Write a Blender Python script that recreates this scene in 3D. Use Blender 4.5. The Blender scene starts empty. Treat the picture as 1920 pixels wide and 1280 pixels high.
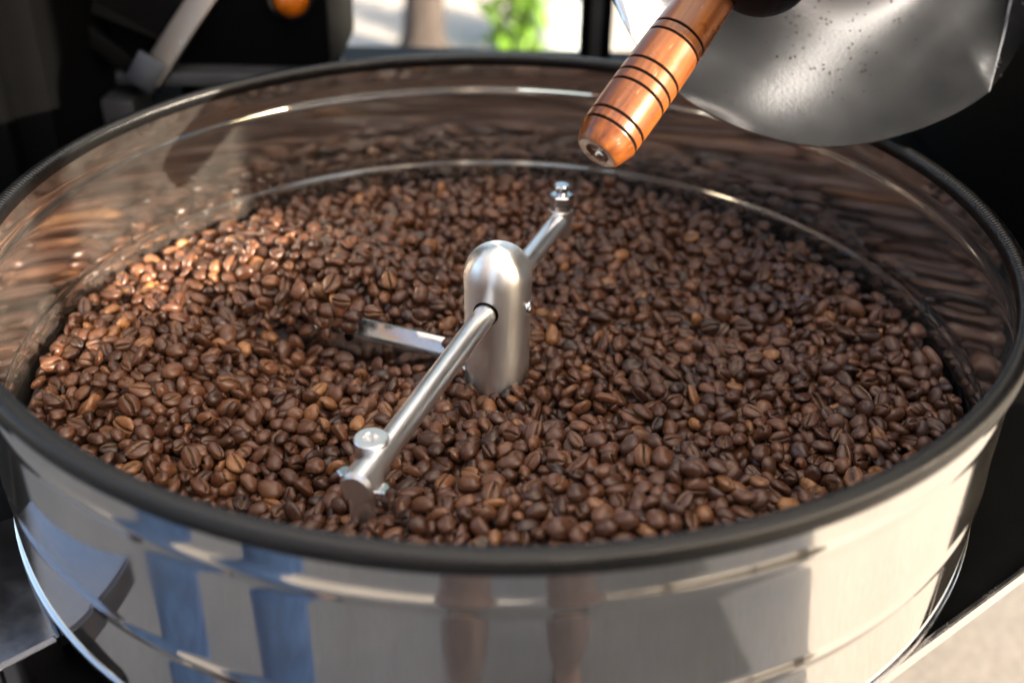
import bpy, bmesh, math, random
import numpy as np
from mathutils import Vector, Matrix

sc = bpy.context.scene
COL = sc.collection
rng = np.random.default_rng(7)
random.seed(7)

# ------------------------------------------------------------------ camera
F_PX, TH, ROLL = 2100.0, 0.558, 0.022
CAM = np.array([0.009, -0.573, 0.274])
_c, _s = math.cos(TH), math.sin(TH)
_r0 = np.array([1.0, 0, 0]); _d0 = np.array([0, -_s, -_c]); _f0 = np.array([0, _c, -_s])
_right = _r0 * math.cos(ROLL) - _d0 * math.sin(ROLL)
_down = _r0 * math.sin(ROLL) + _d0 * math.cos(ROLL)
cam = bpy.data.cameras.new('camera'); camo = bpy.data.objects.new('camera', cam); COL.objects.link(camo)
camo.matrix_world = Matrix((
    (_right[0], -_down[0], -_f0[0], CAM[0]),
    (_right[1], -_down[1], -_f0[1], CAM[1]),
    (_right[2], -_down[2], -_f0[2], CAM[2]),
    (0, 0, 0, 1)))
cam.sensor_width = 36; cam.lens = 36 * F_PX / 1920
cam.clip_start = 0.01; cam.clip_end = 500
cam.dof.use_dof = True; cam.dof.focus_distance = 0.61; cam.dof.aperture_fstop = 4.4
sc.camera = camo

def ray(px, py):
    return _f0 + _right * ((px - 960) / F_PX) + _down * ((py - 640) / F_PX)
def atdepth(px, py, Z): return CAM + ray(px, py) * Z
def atz(px, py, z):
    r = ray(px, py); return CAM + r * ((z - CAM[2]) / r[2])
def aty(px, py, y):
    r = ray(px, py); return CAM + r * ((y - CAM[1]) / r[1])
def project(P):
    d = np.atleast_2d(P) - CAM
    Z = d @ _f0
    return 960 + F_PX * (d @ _right) / Z, 640 + F_PX * (d @ _down) / Z, Z

# ------------------------------------------------------------------ light
SUN = np.array([0.765, -0.565, 0.300]); SUN /= np.linalg.norm(SUN)
SUN_EL = math.asin(SUN[2]); SUN_AZ = math.atan2(SUN[0], SUN[1])
w = bpy.data.worlds.new("World"); sc.world = w; w.use_nodes = True
nt = w.node_tree
sky = nt.nodes.new('ShaderNodeTexSky'); sky.sky_type = 'NISHITA'; sky.sun_disc = False
sky.sun_elevation = SUN_EL; sky.sun_rotation = SUN_AZ
sky.air_density = 0.8; sky.dust_density = 3.5; sky.ozone_density = 0.6
nt.links.new(sky.outputs[0], nt.nodes['Background'].inputs[0])
nt.nodes['Background'].inputs[1].default_value = 0.15
sl = bpy.data.lights.new('sun', 'SUN'); sl.energy = 5.0; sl.angle = math.radians(0.5); sl.color = (1.0, 0.88, 0.74)
so = bpy.data.objects.new('sun', sl); COL.objects.link(so)
so.rotation_euler = Vector(SUN).to_track_quat('Z', 'Y').to_euler(); so.location = (2, -2, 3)
sc.view_settings.view_transform = 'Standard'; sc.view_settings.look = 'None'
sc.view_settings.exposure = 2.12; sc.view_settings.gamma = 1.0
sc.view_settings.use_white_balance = True; sc.view_settings.white_balance_temperature = 6900
sc.cycles.use_denoising = True
sc.cycles.max_bounces = 8; sc.cycles.glossy_bounces = 5; sc.cycles.diffuse_bounces = 3
sc.cycles.sample_clamp_indirect = 6.0
sc.cycles.caustics_reflective = True

# ------------------------------------------------------------------ materials
def new_mat(name):
    m = bpy.data.materials.new(name); m.use_nodes = True
    nt = m.node_tree; b = nt.nodes['Principled BSDF']
    return m, nt, b
def N(nt, typ, **kw):
    n = nt.nodes.new(typ)
    for k, v in kw.items():
        if k in n.inputs: n.inputs[k].default_value = v
        else: setattr(n, k, v)
    return n
def coords(nt, scale=(1, 1, 1), kind='Object'):
    tc = N(nt, 'ShaderNodeTexCoord'); mp = N(nt, 'ShaderNodeMapping'); mp.inputs['Scale'].default_value = scale
    nt.links.new(tc.outputs[kind], mp.inputs[0]); return mp.outputs[0]
def noise(nt, vec, scale, detail=3, rough=.5):
    n = N(nt, 'ShaderNodeTexNoise'); n.inputs['Scale'].default_value = scale
    n.inputs['Detail'].default_value = detail; n.inputs['Roughness'].default_value = rough
    nt.links.new(vec, n.inputs['Vector']); return n.outputs[0]
def ramp(nt, fac, stops):
    r = N(nt, 'ShaderNodeValToRGB')
    while len(r.color_ramp.elements) < len(stops): r.color_ramp.elements.new(.5)
    for e, (p, col) in zip(r.color_ramp.elements, stops):
        e.position = p; e.color = (*col, 1) if len(col) == 3 else col
    nt.links.new(fac, r.inputs[0]); return r.outputs[0]
def maprange(nt, v, a, b, c, d):
    n = N(nt, 'ShaderNodeMapRange'); nt.links.new(v, n.inputs[0])
    for i, x in enumerate((a, b, c, d)): n.inputs[i + 1].default_value = x
    return n.outputs[0]
def bump(nt, b, h, strength, dist):
    n = N(nt, 'ShaderNodeBump'); n.inputs['Strength'].default_value = strength; n.inputs['Distance'].default_value = dist
    nt.links.new(h, n.inputs['Height']); nt.links.new(n.outputs[0], b.inputs['Normal']); return n
def mix(nt, fac, a, b):
    n = N(nt, 'ShaderNodeMix'); n.data_type = 'RGBA'
    for sock, v in ((n.inputs[0], fac), (n.inputs[6], a), (n.inputs[7], b)):
        if isinstance(v, (int, float)): sock.default_value = v
        elif isinstance(v, tuple): sock.default_value = (*v, 1)
        else: nt.links.new(v, sock)
    return n.outputs[2]
def math_(nt, op, a, b=0.0):
    n = N(nt, 'ShaderNodeMath'); n.operation = op
    for i, v in enumerate((a, b)):
        if isinstance(v, (int, float)): n.inputs[i].default_value = v
        else: nt.links.new(v, n.inputs[i])
    return n.outputs[0]

def mat_metal(name, col, rough, rvar=.08, nscale=40, grain=(1, 1, 1), gscale=300, gstr=.05, gdist=.0002):
    m, nt, b = new_mat(name)
    b.inputs['Base Color'].default_value = (*col, 1); b.inputs['Metallic'].default_value = 1
    v = coords(nt); n = noise(nt, v, nscale, 4, .6)
    nt.links.new(maprange(nt, n, .3, .7, max(.02, rough - rvar), rough + rvar), b.inputs['Roughness'])
    if gstr > 0:
        g = noise(nt, coords(nt, grain), gscale, 2)
        bump(nt, b, g, gstr, gdist)
    return m
def mat_plain(name, col, rough=.5, var=.25, nscale=30, bstr=.1, bdist=.001, bscale=200, metallic=0, spec=.5):
    m, nt, b = new_mat(name)
    v = coords(nt); n = noise(nt, v, nscale, 5, .6)
    lo = tuple(c * (1 - var) for c in col); hi = tuple(min(1, c * (1 + var)) for c in col)
    nt.links.new(ramp(nt, n, [(.3, lo), (.7, hi)]), b.inputs['Base Color'])
    b.inputs['Roughness'].default_value = rough; b.inputs['Metallic'].default_value = metallic
    b.inputs['Specular IOR Level'].default_value = spec
    if bstr > 0: bump(nt, b, noise(nt, v, bscale, 3), bstr, bdist)
    return m

M = {}
M['tray'] = mat_metal('polished_stainless', (.60, .595, .59), .065, .035, 22, (1, 1, 14), 60, .012, .0003)
def dusty(m, amount, col=(.5, .47, .43)):
    # thin film of coffee dust and grease on the metal
    nt = m.node_tree; b = nt.nodes['Principled BSDF']; out = nt.nodes['Material Output']
    d = N(nt, 'ShaderNodeBsdfDiffuse'); d.inputs[0].default_value = (*col, 1)
    f = maprange(nt, noise(nt, coords(nt, (1, 1, 1.6)), 26, 5, .65), .35, .7, amount * .5, amount * 1.5)
    ms = N(nt, 'ShaderNodeMixShader'); nt.links.new(f, ms.inputs[0]); nt.links.new(b.outputs[0], ms.inputs[1]); nt.links.new(d.outputs[0], ms.inputs[2])
    nt.links.new(ms.outputs[0], out.inputs[0]); return m
dusty(M['tray'], .04)
M['rod'] = mat_metal('satin_steel_rod', (.86, .86, .87), .34, .03, 20, (1, 1, 1), 60, 0)
M['hub'] = dusty(mat_metal('machined_aluminium', (.88, .87, .85), .34, .05, 50, (8, 8, 220), 60, .10, .00025), .06, (.7, .69, .67))
_b = M['hub'].node_tree.nodes['Principled BSDF']; _b.inputs['Anisotropic'].default_value = .8; _b.inputs['Anisotropic Rotation'].default_value = 0.25
_t = N(M['hub'].node_tree, 'ShaderNodeTangent'); _t.direction_type = 'RADIAL'; _t.axis = 'Z'; M['hub'].node_tree.links.new(_t.outputs[0], _b.inputs['Tangent'])
M['bolt'] = mat_metal('zinc_bolt', (.72, .73, .75), .18, .06, 80, gstr=.03)
M['blade'] = mat_metal('worn_steel_blade', (.50, .50, .51), .20, .10, 45, (1, 1, 10), 60, .05, .0003)
M['strip'] = mat_metal('steel_edging', (.72, .72, .74), .25, .05, 40)
M['rubber'] = mat_plain('black_rubber', (.004, .0042, .0046), .27, .3, 300, .25, .0003, 2500, spec=.5)
M['powder'] = mat_plain('black_powder_coat', (.0035, .0036, .0037), .55, .3, 60, .8, .0006, 1400, spec=.08)
M['black'] = mat_plain('black_paint', (.0012, .0013, .0015), .6, .3, 10, .05, .0005, 300, spec=.06)
M['gloss_black'] = mat_plain('gloss_black_screen', (.004, .004, .006), .2, .2, 10, 0, spec=.3)
M['pavement'] = None
def mat_pavement():
    m, nt, b = new_mat('pale_pavement')
    v = coords(nt); n = noise(nt, v, 1.3, 6, .65); n2 = noise(nt, v, 60, 3)
    c1 = ramp(nt, n, [(.3, (.36, .33, .285)), (.7, (.47, .435, .38))])
    c2 = mix(nt, .25, c1, ramp(nt, n2, [(.35, (.22, .2, .18)), (.65, (.55, .52, .47))]))
    nt.links.new(c2, b.inputs['Base Color']); b.inputs['Roughness'].default_value = .85
    bump(nt, b, n2, .3, .003); return m
M['pavement'] = mat_pavement()
def mat_chute():
    m, nt, b = new_mat('dusty_steel_sheet'); v = coords(nt)
    n = noise(nt, v, 18, 5, .6)
    # fine coffee dust and chaff specks stuck to the sheet
    vo = N(nt, 'ShaderNodeTexVoronoi'); vo.inputs['Scale'].default_value = 330; nt.links.new(v, vo.inputs['Vector'])
    patch = noise(nt, v, 14, 3)
    thr = maprange(nt, patch, .48, .70, .06, .32)
    speck = math_(nt, 'LESS_THAN', vo.outputs['Distance'], thr)
    rnd = N(nt, 'ShaderNodeSeparateColor'); nt.links.new(vo.outputs['Color'], rnd.inputs[0])
    keep = math_(nt, 'MULTIPLY', speck, math_(nt, 'GREATER_THAN', rnd.outputs[0], .74))
    nt.links.new(mix(nt, keep, (.82, .85, .90), (.06, .04, .03)), b.inputs['Base Color'])
    nt.links.new(math_(nt, 'SUBTRACT', 1.0, keep), b.inputs['Metallic'])
    nt.links.new(maprange(nt, n, .3, .7, .115, .155), b.inputs['Roughness'])
    bump(nt, b, noise(nt, coords(nt, (1, 1, 1)), 400, 2), .04, .0005)
    return m
M['chute'] = mat_chute()
def mat_wood():
    m, nt, b = new_mat('varnished_reddish_wood')
    v = coords(nt, (1, 1, .07)); n = noise(nt, v, 170, 5, .6); n2 = noise(nt, coords(nt), 50, 3)
    c = ramp(nt, n, [(.30, (.055, .013, .004)), (.5, (.15, .043, .009)), (.70, (.25, .084, .016))])
    scr = noise(nt, coords(nt, (1, 1, .25)), 420, 2)
    c = mix(nt, maprange(nt, scr, .70, .76, 0, .35), c, (.5, .33, .2))
    nt.links.new(c, b.inputs['Base Color'])
    nt.links.new(maprange(nt, n2, .3, .7, .22, .42), b.inputs['Roughness'])
    b.inputs['Coat Weight'].default_value = .18; b.inputs['Coat Roughness'].default_value = .22
    bump(nt, b, n, .08, .0004); return m
M['wood'] = mat_wood()
M['burnt'] = mat_plain('burnt_groove', (.0022, .0016, .0014), .9, .3, 200, 0, spec=.05)
M['amber'] = mat_plain('amber_lens', (.40, .095, .004), .25, .35, 90, .3, .002, 130)
def mat_bean(name, attr_type):
    m, nt, b = new_mat(name)
    at = N(nt, 'ShaderNodeAttribute'); at.attribute_type = attr_type; at.attribute_name = 'tint'
    cr = N(nt, 'ShaderNodeAttribute'); cr.attribute_type = 'GEOMETRY'; cr.attribute_name = 'crease'
    v = coords(nt); n = noise(nt, v, 420, 4, .6); n2 = noise(nt, v, 1900, 2)
    base = ramp(nt, at.outputs['Fac'], [(0, (.015, .006, .004)), (.25, (.048, .017, .009)), (.6, (.108, .040, .019)), (.85, (.195, .079, .036)), (1, (.38, .17, .06))])
    mot = mix(nt, maprange(nt, n, .35, .7, 0, .5), base, (.040, .019, .012))
    chaff = ramp(nt, noise(nt, v, 130, 3), [(.45, (.018, .009, .006)), (.68, (.34, .19, .085))])
    nt.links.new(mix(nt, cr.outputs['Fac'], mot, chaff), b.inputs['Base Color'])
    nt.links.new(maprange(nt, n, .3, .7, .27, .42), b.inputs['Roughness'])
    b.inputs['Specular IOR Level'].default_value = .55
    bump(nt, b, n2, .25, .00035); return m
M['bean_mass'] = mat_bean('roasted_bean_mass', 'GEOMETRY')
M['bean'] = mat_bean('roasted_bean', 'OBJECT')

# ------------------------------------------------------------------ mesh helpers
def mesh_obj(name, verts, faces, mat, parent=None, smooth=True, angle=40):
    me = bpy.data.meshes.new(name); me.from_pydata([tuple(v) for v in verts], [], [tuple(f) for f in faces]); me.validate(); me.update()
    if smooth:
        me.polygons.foreach_set('use_smooth', [True] * len(me.polygons))
        me.set_sharp_from_angle(angle=math.radians(angle))
    if mat: me.materials.append(mat)
    o = bpy.data.objects.new(name, me); COL.objects.link(o)
    if parent: o.parent = parent
    return o
def empty(name, loc=(0, 0, 0)):
    o = bpy.data.objects.new(name, None); COL.objects.link(o); o.location = loc; o.empty_display_size = .02; return o
def tag(o, label, cat, group=None):
    o['label'] = label; o['category'] = cat
    if group: o['group'] = group
    return o
def basis(axis):
    a = np.array(axis, float); a /= np.linalg.norm(a)
    t = np.array([0, 0, 1.0]) if abs(a[2]) < .9 else np.array([1.0, 0, 0])
    x = np.cross(t, a); x /= np.linalg.norm(x); y = np.cross(a, x)
    return x, y, a
def lathe_data(profile, segs, origin=(0, 0, 0), axis=(0, 0, 1), closed=False, mod=None):
    """profile: list of (radius, height along axis)"""
    x, y, a = basis(axis) if tuple(axis) != (0, 0, 1) else (np.array([1., 0, 0]), np.array([0, 1., 0]), np.array([0, 0, 1.]))
    o = np.array(origin, float); V = []; Fc = []
    n = len(profile)
    for i in range(segs):
        t = 2 * math.pi * i / segs; d = x * math.cos(t) + y * math.sin(t)
        for j, (r, h) in enumerate(profile):
            rr, hh = (r, h) if mod is None else mod(i, j, r, h)
            V.append(o + d * rr + a * hh)
    for i in range(segs):
        k = (i + 1) % segs
        for j in range(n if closed else n - 1):
            l = (j + 1) % n
            Fc.append((i * n + j, k * n + j, k * n + l, i * n + l))
    return V, Fc
def lathe(name, profile, segs, mat, parent=None, origin=(0, 0, 0), axis=(0, 0, 1), closed=False, mod=None, angle=40, caps=True):
    V, Fc = lathe_data(profile, segs, origin, axis, closed, mod)
    n = len(profile)
    if caps and not closed:
        if profile[0][0] > 1e-6: Fc.append(tuple(i * n for i in reversed(range(segs))))
        if profile[-1][0] > 1e-6: Fc.append(tuple(i * n + n - 1 for i in range(segs)))
    bm = bmesh.new()
    o = mesh_obj(name, V, Fc, mat, parent, True, angle)
    bm.from_mesh(o.data); bmesh.ops.remove_doubles(bm, verts=bm.verts, dist=1e-7); bmesh.ops.recalc_face_normals(bm, faces=bm.faces)
    bm.to_mesh(o.data); bm.free(); o.data.set_sharp_from_angle(angle=math.radians(angle))
    return o
def rod(name, p0, p1, r, mat, parent=None, segs=32, bev=None, r1=None):
    p0 = np.array(p0, float); p1 = np.array(p1, float); L = np.linalg.norm(p1 - p0); r1 = r if r1 is None else r1
    b = bev if bev is not None else min(r, r1) * .12
    return lathe(name, [(r - b, 0), (r, b), (r1, L - b), (r1 - b, L)], segs, mat, parent, p0, p1 - p0, angle=30)
def box(name, size, mat, parent=None, loc=(0, 0, 0), rot=None, bev=.003, segs=2):
    bm = bmesh.new(); bmesh.ops.create_cube(bm, size=1)
    bmesh.ops.scale(bm, vec=size, verts=bm.verts)
    if bev: bmesh.ops.bevel(bm, geom=bm.edges[:], offset=bev, segments=segs, affect='EDGES', profile=.6)
    if rot is not None: bmesh.ops.transform(bm, matrix=rot.to_4x4(), verts=bm.verts)
    bmesh.ops.translate(bm, vec=loc, verts=bm.verts)
    me = bpy.data.meshes.new(name); bm.to_mesh(me); bm.free()
    me.polygons.foreach_set('use_smooth', [True] * len(me.polygons)); me.set_sharp_from_angle(angle=math.radians(35))
    me.materials.append(mat); o = bpy.data.objects.new(name, me); COL.objects.link(o)
    if parent: o.parent = parent
    return o
def prism(name, poly, z0, z1, mat, parent=None, bev=.0):
    """poly: list of (x,y), extruded z0..z1"""
    bm = bmesh.new(); vs = [bm.verts.new((x, y, z0)) for x, y in poly]; f = bm.faces.new(vs)
    e = bmesh.ops.extrude_face_region(bm, geom=[f]); bmesh.ops.translate(bm, vec=(0, 0, z1 - z0), verts=[g for g in e['geom'] if isinstance(g, bmesh.types.BMVert)])
    bmesh.ops.recalc_face_normals(bm, faces=bm.faces)
    if bev: bmesh.ops.bevel(bm, geom=bm.edges[:], offset=bev, segments=2, affect='EDGES')
    me = bpy.data.meshes.new(name); bm.to_mesh(me); bm.free(); me.materials.append(mat)
    o = bpy.data.objects.new(name, me); COL.objects.link(o)
    if parent: o.parent = parent
    return o
def hexnut(name, c, r, h, mat, parent):
    prof = [(r * .86, 0), (r, h * .12), (r, h * .88), (r * .86, h)]
    return lathe(name, prof, 6, mat, parent, c, (0, 0, 1), angle=10)

# ------------------------------------------------------------------ setting: ground
GZ = -0.90
g = mesh_obj('ground', [(-150, -150, GZ), (150, -150, GZ), (150, 150, GZ), (-150, 150, GZ)], [(0, 1, 2, 3)], M['pavement'], smooth=False)
def mat_shaded_pavement():
    m, nt, b = new_mat('shaded_pavement_grey'); v = coords(nt); n = noise(nt, v, 3, 6, .65); n2 = noise(nt, v, 90, 3)
    nt.links.new(mix(nt, .3, ramp(nt, n, [(.3, (.17, .155, .135)), (.7, (.25, .23, .205))]), ramp(nt, n2, [(.35, (.12, .11, .10)), (.65, (.30, .28, .25))])), b.inputs['Base Color'])
    b.inputs['Roughness'].default_value = .85; bump(nt, b, n2, .3, .003); return m
pad = mesh_obj('pavement', [(-2.5, -3, GZ + .004), (.80, -3, GZ + .004), (.80, 1.6, GZ + .004), (-2.5, 1.6, GZ + .004)], [(0, 1, 2, 3)], mat_shaded_pavement(), smooth=False)  # near pavement sheet, its colour darkened to carry the shade there
pad['kind'] = 'structure'; pad['label'] = 'pavement under the roaster with shade put into its darker grey'
g['kind'] = 'structure'; g['label'] = 'pale sunlit pavement behind and below the roaster'

# ------------------------------------------------------------------ cooling tray
R = 0.28
tray = tag(empty('cooling_tray', (0, 0, -.135)), 'round polished steel cooling tray with ribbed black rubber edge, full of coffee beans', 'cooling tray')
def T(z): return z + .135      # parts are built relative to the tray's base
def bead(z, c, wd, h): return h * math.exp(-((z - c) / wd) ** 2)
prof_in, prof_out = [], []
zs = np.unique(np.concatenate([np.linspace(.002, -.132, 26), np.linspace(-.010, -.034, 13), np.linspace(-.072, -.096, 13)]))[::-1]
for z in zs:
    d = bead(z, -.022, .0030, .0011) + bead(z, -.084, .0026, .0015)
    prof_out.append((.2800 + d * .6, T(z))); prof_in.append((.2785 + d * .9, T(z)))
lathe('wall', prof_out + prof_in[::-1], 288, M['tray'], tray, closed=True, angle=50)
# rubber edge trim: U section with fine cross ribs
sec = []
for k in range(9):
    a = math.pi * k / 8
    sec.append((.2793 + .0042 * math.cos(a), .0012 + .0030 * math.sin(a)))
sec += [(.2751, -.0036), (.2757, -.0045), (.2782, -.0045), (.2804, -.0045), (.2829, -.0045), (.2835, -.0036)]
sec = [(r, T(z)) for r, z in sec]
NR = 600
def ribs(i, j, r, h):
    k = (0, .6, 1, .6)[i % 4] * .0006
    cx, cz = .2793, T(-.0008); L = math.hypot(r - cx, h - cz)
    if 9 <= j <= 14 and j not in (9, 14): k = 0
    return r + (r - cx) / L * k, h + (h - cz) / L * k
lathe('edge_trim', sec, NR * 4, M['rubber'], tray, closed=True, mod=ribs, angle=60)
lathe('floor_plate', [(0, T(-.1335)), (.2783, T(-.1335)), (.2783, T(-.131)), (0, T(-.131))], 96, M['blade'], tray, closed=False, caps=False)
lathe('foot_ring', [(.272, T(-.1345)), (.279, T(-.1345)), (.2815, T(-.1325)), (.2815, T(-.129)), (.279, T(-.127)), (.272, T(-.127))], 192, M['blade'], tray, closed=True)

# ------------------------------------------------------------------ stirrer
HUB_Z = -.135
stir = tag(empty('stirrer', (0, 0, 0)), 'silver stirring arm with domed hub and long cross rod turning through the beans', 'stirrer')
prof = [(.0, -.13), (.0195, -.13), (.0198, -.05), (.0200, -.0395)]
for k in range(1, 15):
    a = math.pi / 2 * k / 14
    prof.append((max(0, .0200 * math.cos(a) ** .82), -.0385 + .0195 * math.sin(a)))
prof[-1] = (0, prof[-1][1])
hub = lathe('hub', prof, 72, M['hub'], stir, caps=False, angle=35)
rd = np.array([.335, .942, 0]); rd /= np.linalg.norm(rd); rn = np.array([rd[1], -rd[0], 0])
RZ = -.054; RR = .0066
rod('cross_rod', -rd * .183 + [0, 0, RZ - .004], -rd * .010 + [0, 0, RZ], RR, M['rod'], stir, 40)
rod('cross_rod', rd * .010 + [0, 0, RZ], rd * .118 + [0, 0, RZ - .002], RR, M['rod'], stir, 40)
# dark clearance ring where the rod enters the hub
def ring_at(p, ax, r0, r1, h, mat, name, parent, segs=40):
    return lathe(name, [(r0, 0), (r1, 0), (r1, h), (r0, h)], segs, mat, parent, p, ax, closed=True)
for sgn in (-1, 1):
    ring_at(rd * sgn * .0186 + [0, 0, RZ], rd * sgn, RR, RR + .0009, .0016, M['burnt'], 'rod_socket', hub)
# set screw in the hub's right side
sx = np.array([.93, -.37, 0]); sx /= np.linalg.norm(sx)
lathe('set_screw', [(0, .0), (.0022, .0), (.0022, .0009), (.0036, .0012), (.0040, .0003), (.0040, -.001)], 24, M['bolt'], hub, sx * .0197 + [0, 0, -.0555], sx, caps=False)
# near end: vertical eye boss with a hole, clamp and bolts
bp = atz(697, 836, -.0545); bp = np.array([bp[0], bp[1], 0])
boss = lathe('eye_boss', [(.0032, -.060), (.0032, -.0500), (.0038, -.0492), (.0078, -.0492), (.0086, -.0500), (.0086, -.068), (.0078, -.069), (.0032, -.069)], 40, M['rod'], stir, bp, closed=True)
ep = -rd * .178 + [0, 0, RZ - .004]
rot = Matrix.Rotation(math.atan2(rd[1], rd[0]), 3, 'Z')
rod('clamp_sleeve', ep - rd * .006, ep + rd * .009, .0088, M['rod'], stir, 32, .002)
for du, dv, hz in ((.004, .0098, .0005), (.001, -.0100, -.0015)):
    hexnut('bolt_head', ep + rd * du - rn * dv + [0, 0, hz - .003], .0042, .0040, M['bolt'], stir)
rod('scraper_stem', ep + [0, 0, -.002], ep + [0, 0, -.07], .006, M['rod'], stir)
# far end: vertical stud with nuts
fe = rd * .119; fe = np.array([fe[0], fe[1], 0])
lathe('end_boss', [(.0, -.067), (.0072, -.067), (.0080, -.0655), (.0080, -.0485), (.0072, -.0478), (0, -.0478)], 32, M['rod'], stir, fe, caps=False)
hexnut('nut', fe + [0, 0, -.0476], .0083, .0040, M['bolt'], stir)
hexnut('nut', fe + [0, 0, -.0432], .0086, .0060, M['bolt'], stir)
lathe('stud', [(.0036, -.040), (.0036, -.0345), (.0050, -.0340), (.0052, -.0315), (.0045, -.0303), (0, -.0303)], 28, M['bolt'], stir, fe, caps=False)
# plough blade
BA = np.array([-.021, .0085, 0]); BB = np.array([-.162, .0585, 0])
bd = (BB - BA) / np.linalg.norm(BB - BA); bn = np.array([bd[1], -bd[0], 0])   # bn points to the camera side (-y)
if bn[1] > 0: bn = -bn
BL = np.linalg.norm(BB - BA)
V, Fc = [], []
nu, nv = 40, 14
def blade_pt(t, s):
    # t along, s 0 bottom .. 1 top ; curled sheet twisting outwards
    top = -.0870 - .008 * (1 - t) ** 1.6 - .16 * max(0, t - .60) ** 1.2 + .001 * math.sin(t * 5)
    bot = -.130
    z = bot + (top - bot) * s
    lean = .007 * (1 - s) ** 1.5 + .006 * math.sin(math.pi * t) - .006 * max(0, s - .8) / .2
    curl = .010 * max(0, t - .55) ** 2 / .2
    return BA + bd * (BL * t) + bn * (lean - curl) + np.array([0, 0, z])
for side in (0, 1):
    for i in range(nu + 1):
        for j in range(nv + 1):
            p = blade_pt(i / nu, j / nv) - bn * (.0016 * side); V.append(p)
st = (nu + 1) * (nv + 1)
for i in range(nu):
    for j in range(nv):
        a = i * (nv + 1) + j; q = (a, a + nv + 1, a + nv + 2, a + 1)
        Fc.append(q); Fc.append(tuple(st + x for x in reversed(q)))
for i in range(nu):
    for j in (0, nv):
        a = i * (nv + 1) + j; b2 = a + nv + 1; Fc.append((a, b2, st + b2, st + a) if j else (b2, a, st + a, st + b2))
for j in range(nv):
    for i in (0, nu):
        a = i * (nv + 1) + j; Fc.append((a, a + 1, st + a + 1, st + a))
plough = mesh_obj('plough_blade', V, Fc, M['blade'], stir, True, 50)
pb = blade_pt(.50, .75)
lathe('bolt_head', [(0, .0022), (.0022, .0020), (.0030, .0012), (.0030, 0)], 24, M['black'], plough, pb, bn + np.array([0, 0, .35]), caps=False)
pb = blade_pt(.16, .80)
rod('blade_arm', (-.012, .006, -.112), BA + bd * .10 - bn * .008 + [0, 0, -.112], .005, M['rod'], stir)

# ------------------------------------------------------------------ coffee beans : settle a heap of flat pellets
RIN = .2745
def smooth(x, a, b):
    t = np.clip((x - a) / (b - a), 0, 1); return t * t * (3 - 2 * t)
def H(x, y):
    r = np.hypot(x, y)
    h = -.0985 + .0085 * smooth(r, .11, .26) + .0055 * np.exp(-(r / .05) ** 2)
    # heap pushed up behind the plough, cut off along the blade, with a hollow in front of it
    al = (x - BA[0]) * bd[0] + (y - BA[1]) * bd[1]; pe = -((x - BA[0]) * bn[0] + (y - BA[1]) * bn[1])   # pe > 0 behind
    edge = smooth(.268 - r, 0, .05) * .75 + .25
    h += .0330 * smooth(pe, -.006, .038) * np.exp(-(np.maximum(pe - .034, 0) / .060) ** 2) * np.exp(-((al - .105) / .085) ** 2) * edge
    h -= .0100 * np.exp(-((pe + .020) / .018) ** 2) * smooth(al, -.01, .03) * smooth(.20 - al, 0, .05)
    h += .0140 * np.exp(-((x + .205) / .070) ** 2 - ((y + .035) / .075) ** 2) * edge
    # heap carried in front of the near arm, with a furrow behind its crest
    qn = -(x - .01) * .459 - (y + .06) * .888
    xw = np.exp(-((x - .085) / .105) ** 2)
    h += .0400 * smooth(qn, -.002, .026) * xw * smooth(-y, .03, .07)
    h -= .0110 * np.exp(-((qn + .022) / .020) ** 2) * np.exp(-((x - .10) / .09) ** 2)
    h += .0190 * np.exp(-((x + .050) / .055) ** 2 - ((y + .190) / .045) ** 2)
    h += .0025 * np.sin(23 * x + 1) * np.sin(27 * y + .4)
    return h
NB = 7700
pos = np.zeros((0, 3))
LAY = .0178
# jittered start on a triangular grid, three loose layers
pts = []
step = .0106
for lay in range(3):
    ox, oy = rng.uniform(0, step, 2)
    gx, gy = np.meshgrid(np.arange(-.28, .28, step) + ox, np.arange(-.28, .28, step * .9) + oy)
    P2 = np.stack([gx.ravel(), gy.ravel()], 1) + rng.normal(0, .0014, (gx.size, 2))
    rr = np.hypot(P2[:, 0], P2[:, 1]); k = (rr < RIN - .004) & (rr > .023)
    P2 = P2[k]
    if lay == 2:      # the top layer lies in loose clumps with gaps between
        cl_ = np.sin(61 * P2[:, 0] + 3 * np.sin(47 * P2[:, 1])) * np.sin(57 * P2[:, 1] + 2 * np.sin(39 * P2[:, 0]))
        P2 = P2[rng.random(len(P2)) < .66 + .30 * cl_]
    pts.append(np.column_stack([P2, H(P2[:, 0], P2[:, 1]) - LAY + .002 + .0078 * lay + rng.uniform(-.001, .001, len(P2))]))
pos = np.concatenate(pts); NB = len(pos)
scl = np.clip(rng.normal(1.16, .125, NB), .80, 1.55)
elong = np.clip(rng.normal(1.0, .10, NB), .74, 1.26)
thick = np.clip(rng.normal(1.0, .12, NB), .66, 1.25)
broken = rng.random(NB) < .045; elong[broken] = rng.uniform(.48, .68, broken.sum()); thick[broken] *= .75
def quat_from(ax, an):
    s = np.sin(an / 2)[:, None]; return np.concatenate([np.cos(an / 2)[:, None], ax * s], 1)
def qmul(a, b):
    w1, x1, y1, z1 = a.T; w2, x2, y2, z2 = b.T
    return np.stack([w1*w2-x1*x2-y1*y2-z1*z2, w1*x2+x1*w2+y1*z2-z1*y2, w1*y2-x1*z2+y1*w2+z1*x2, w1*z2+x1*y2-y1*x2+z1*w2], 1)
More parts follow.
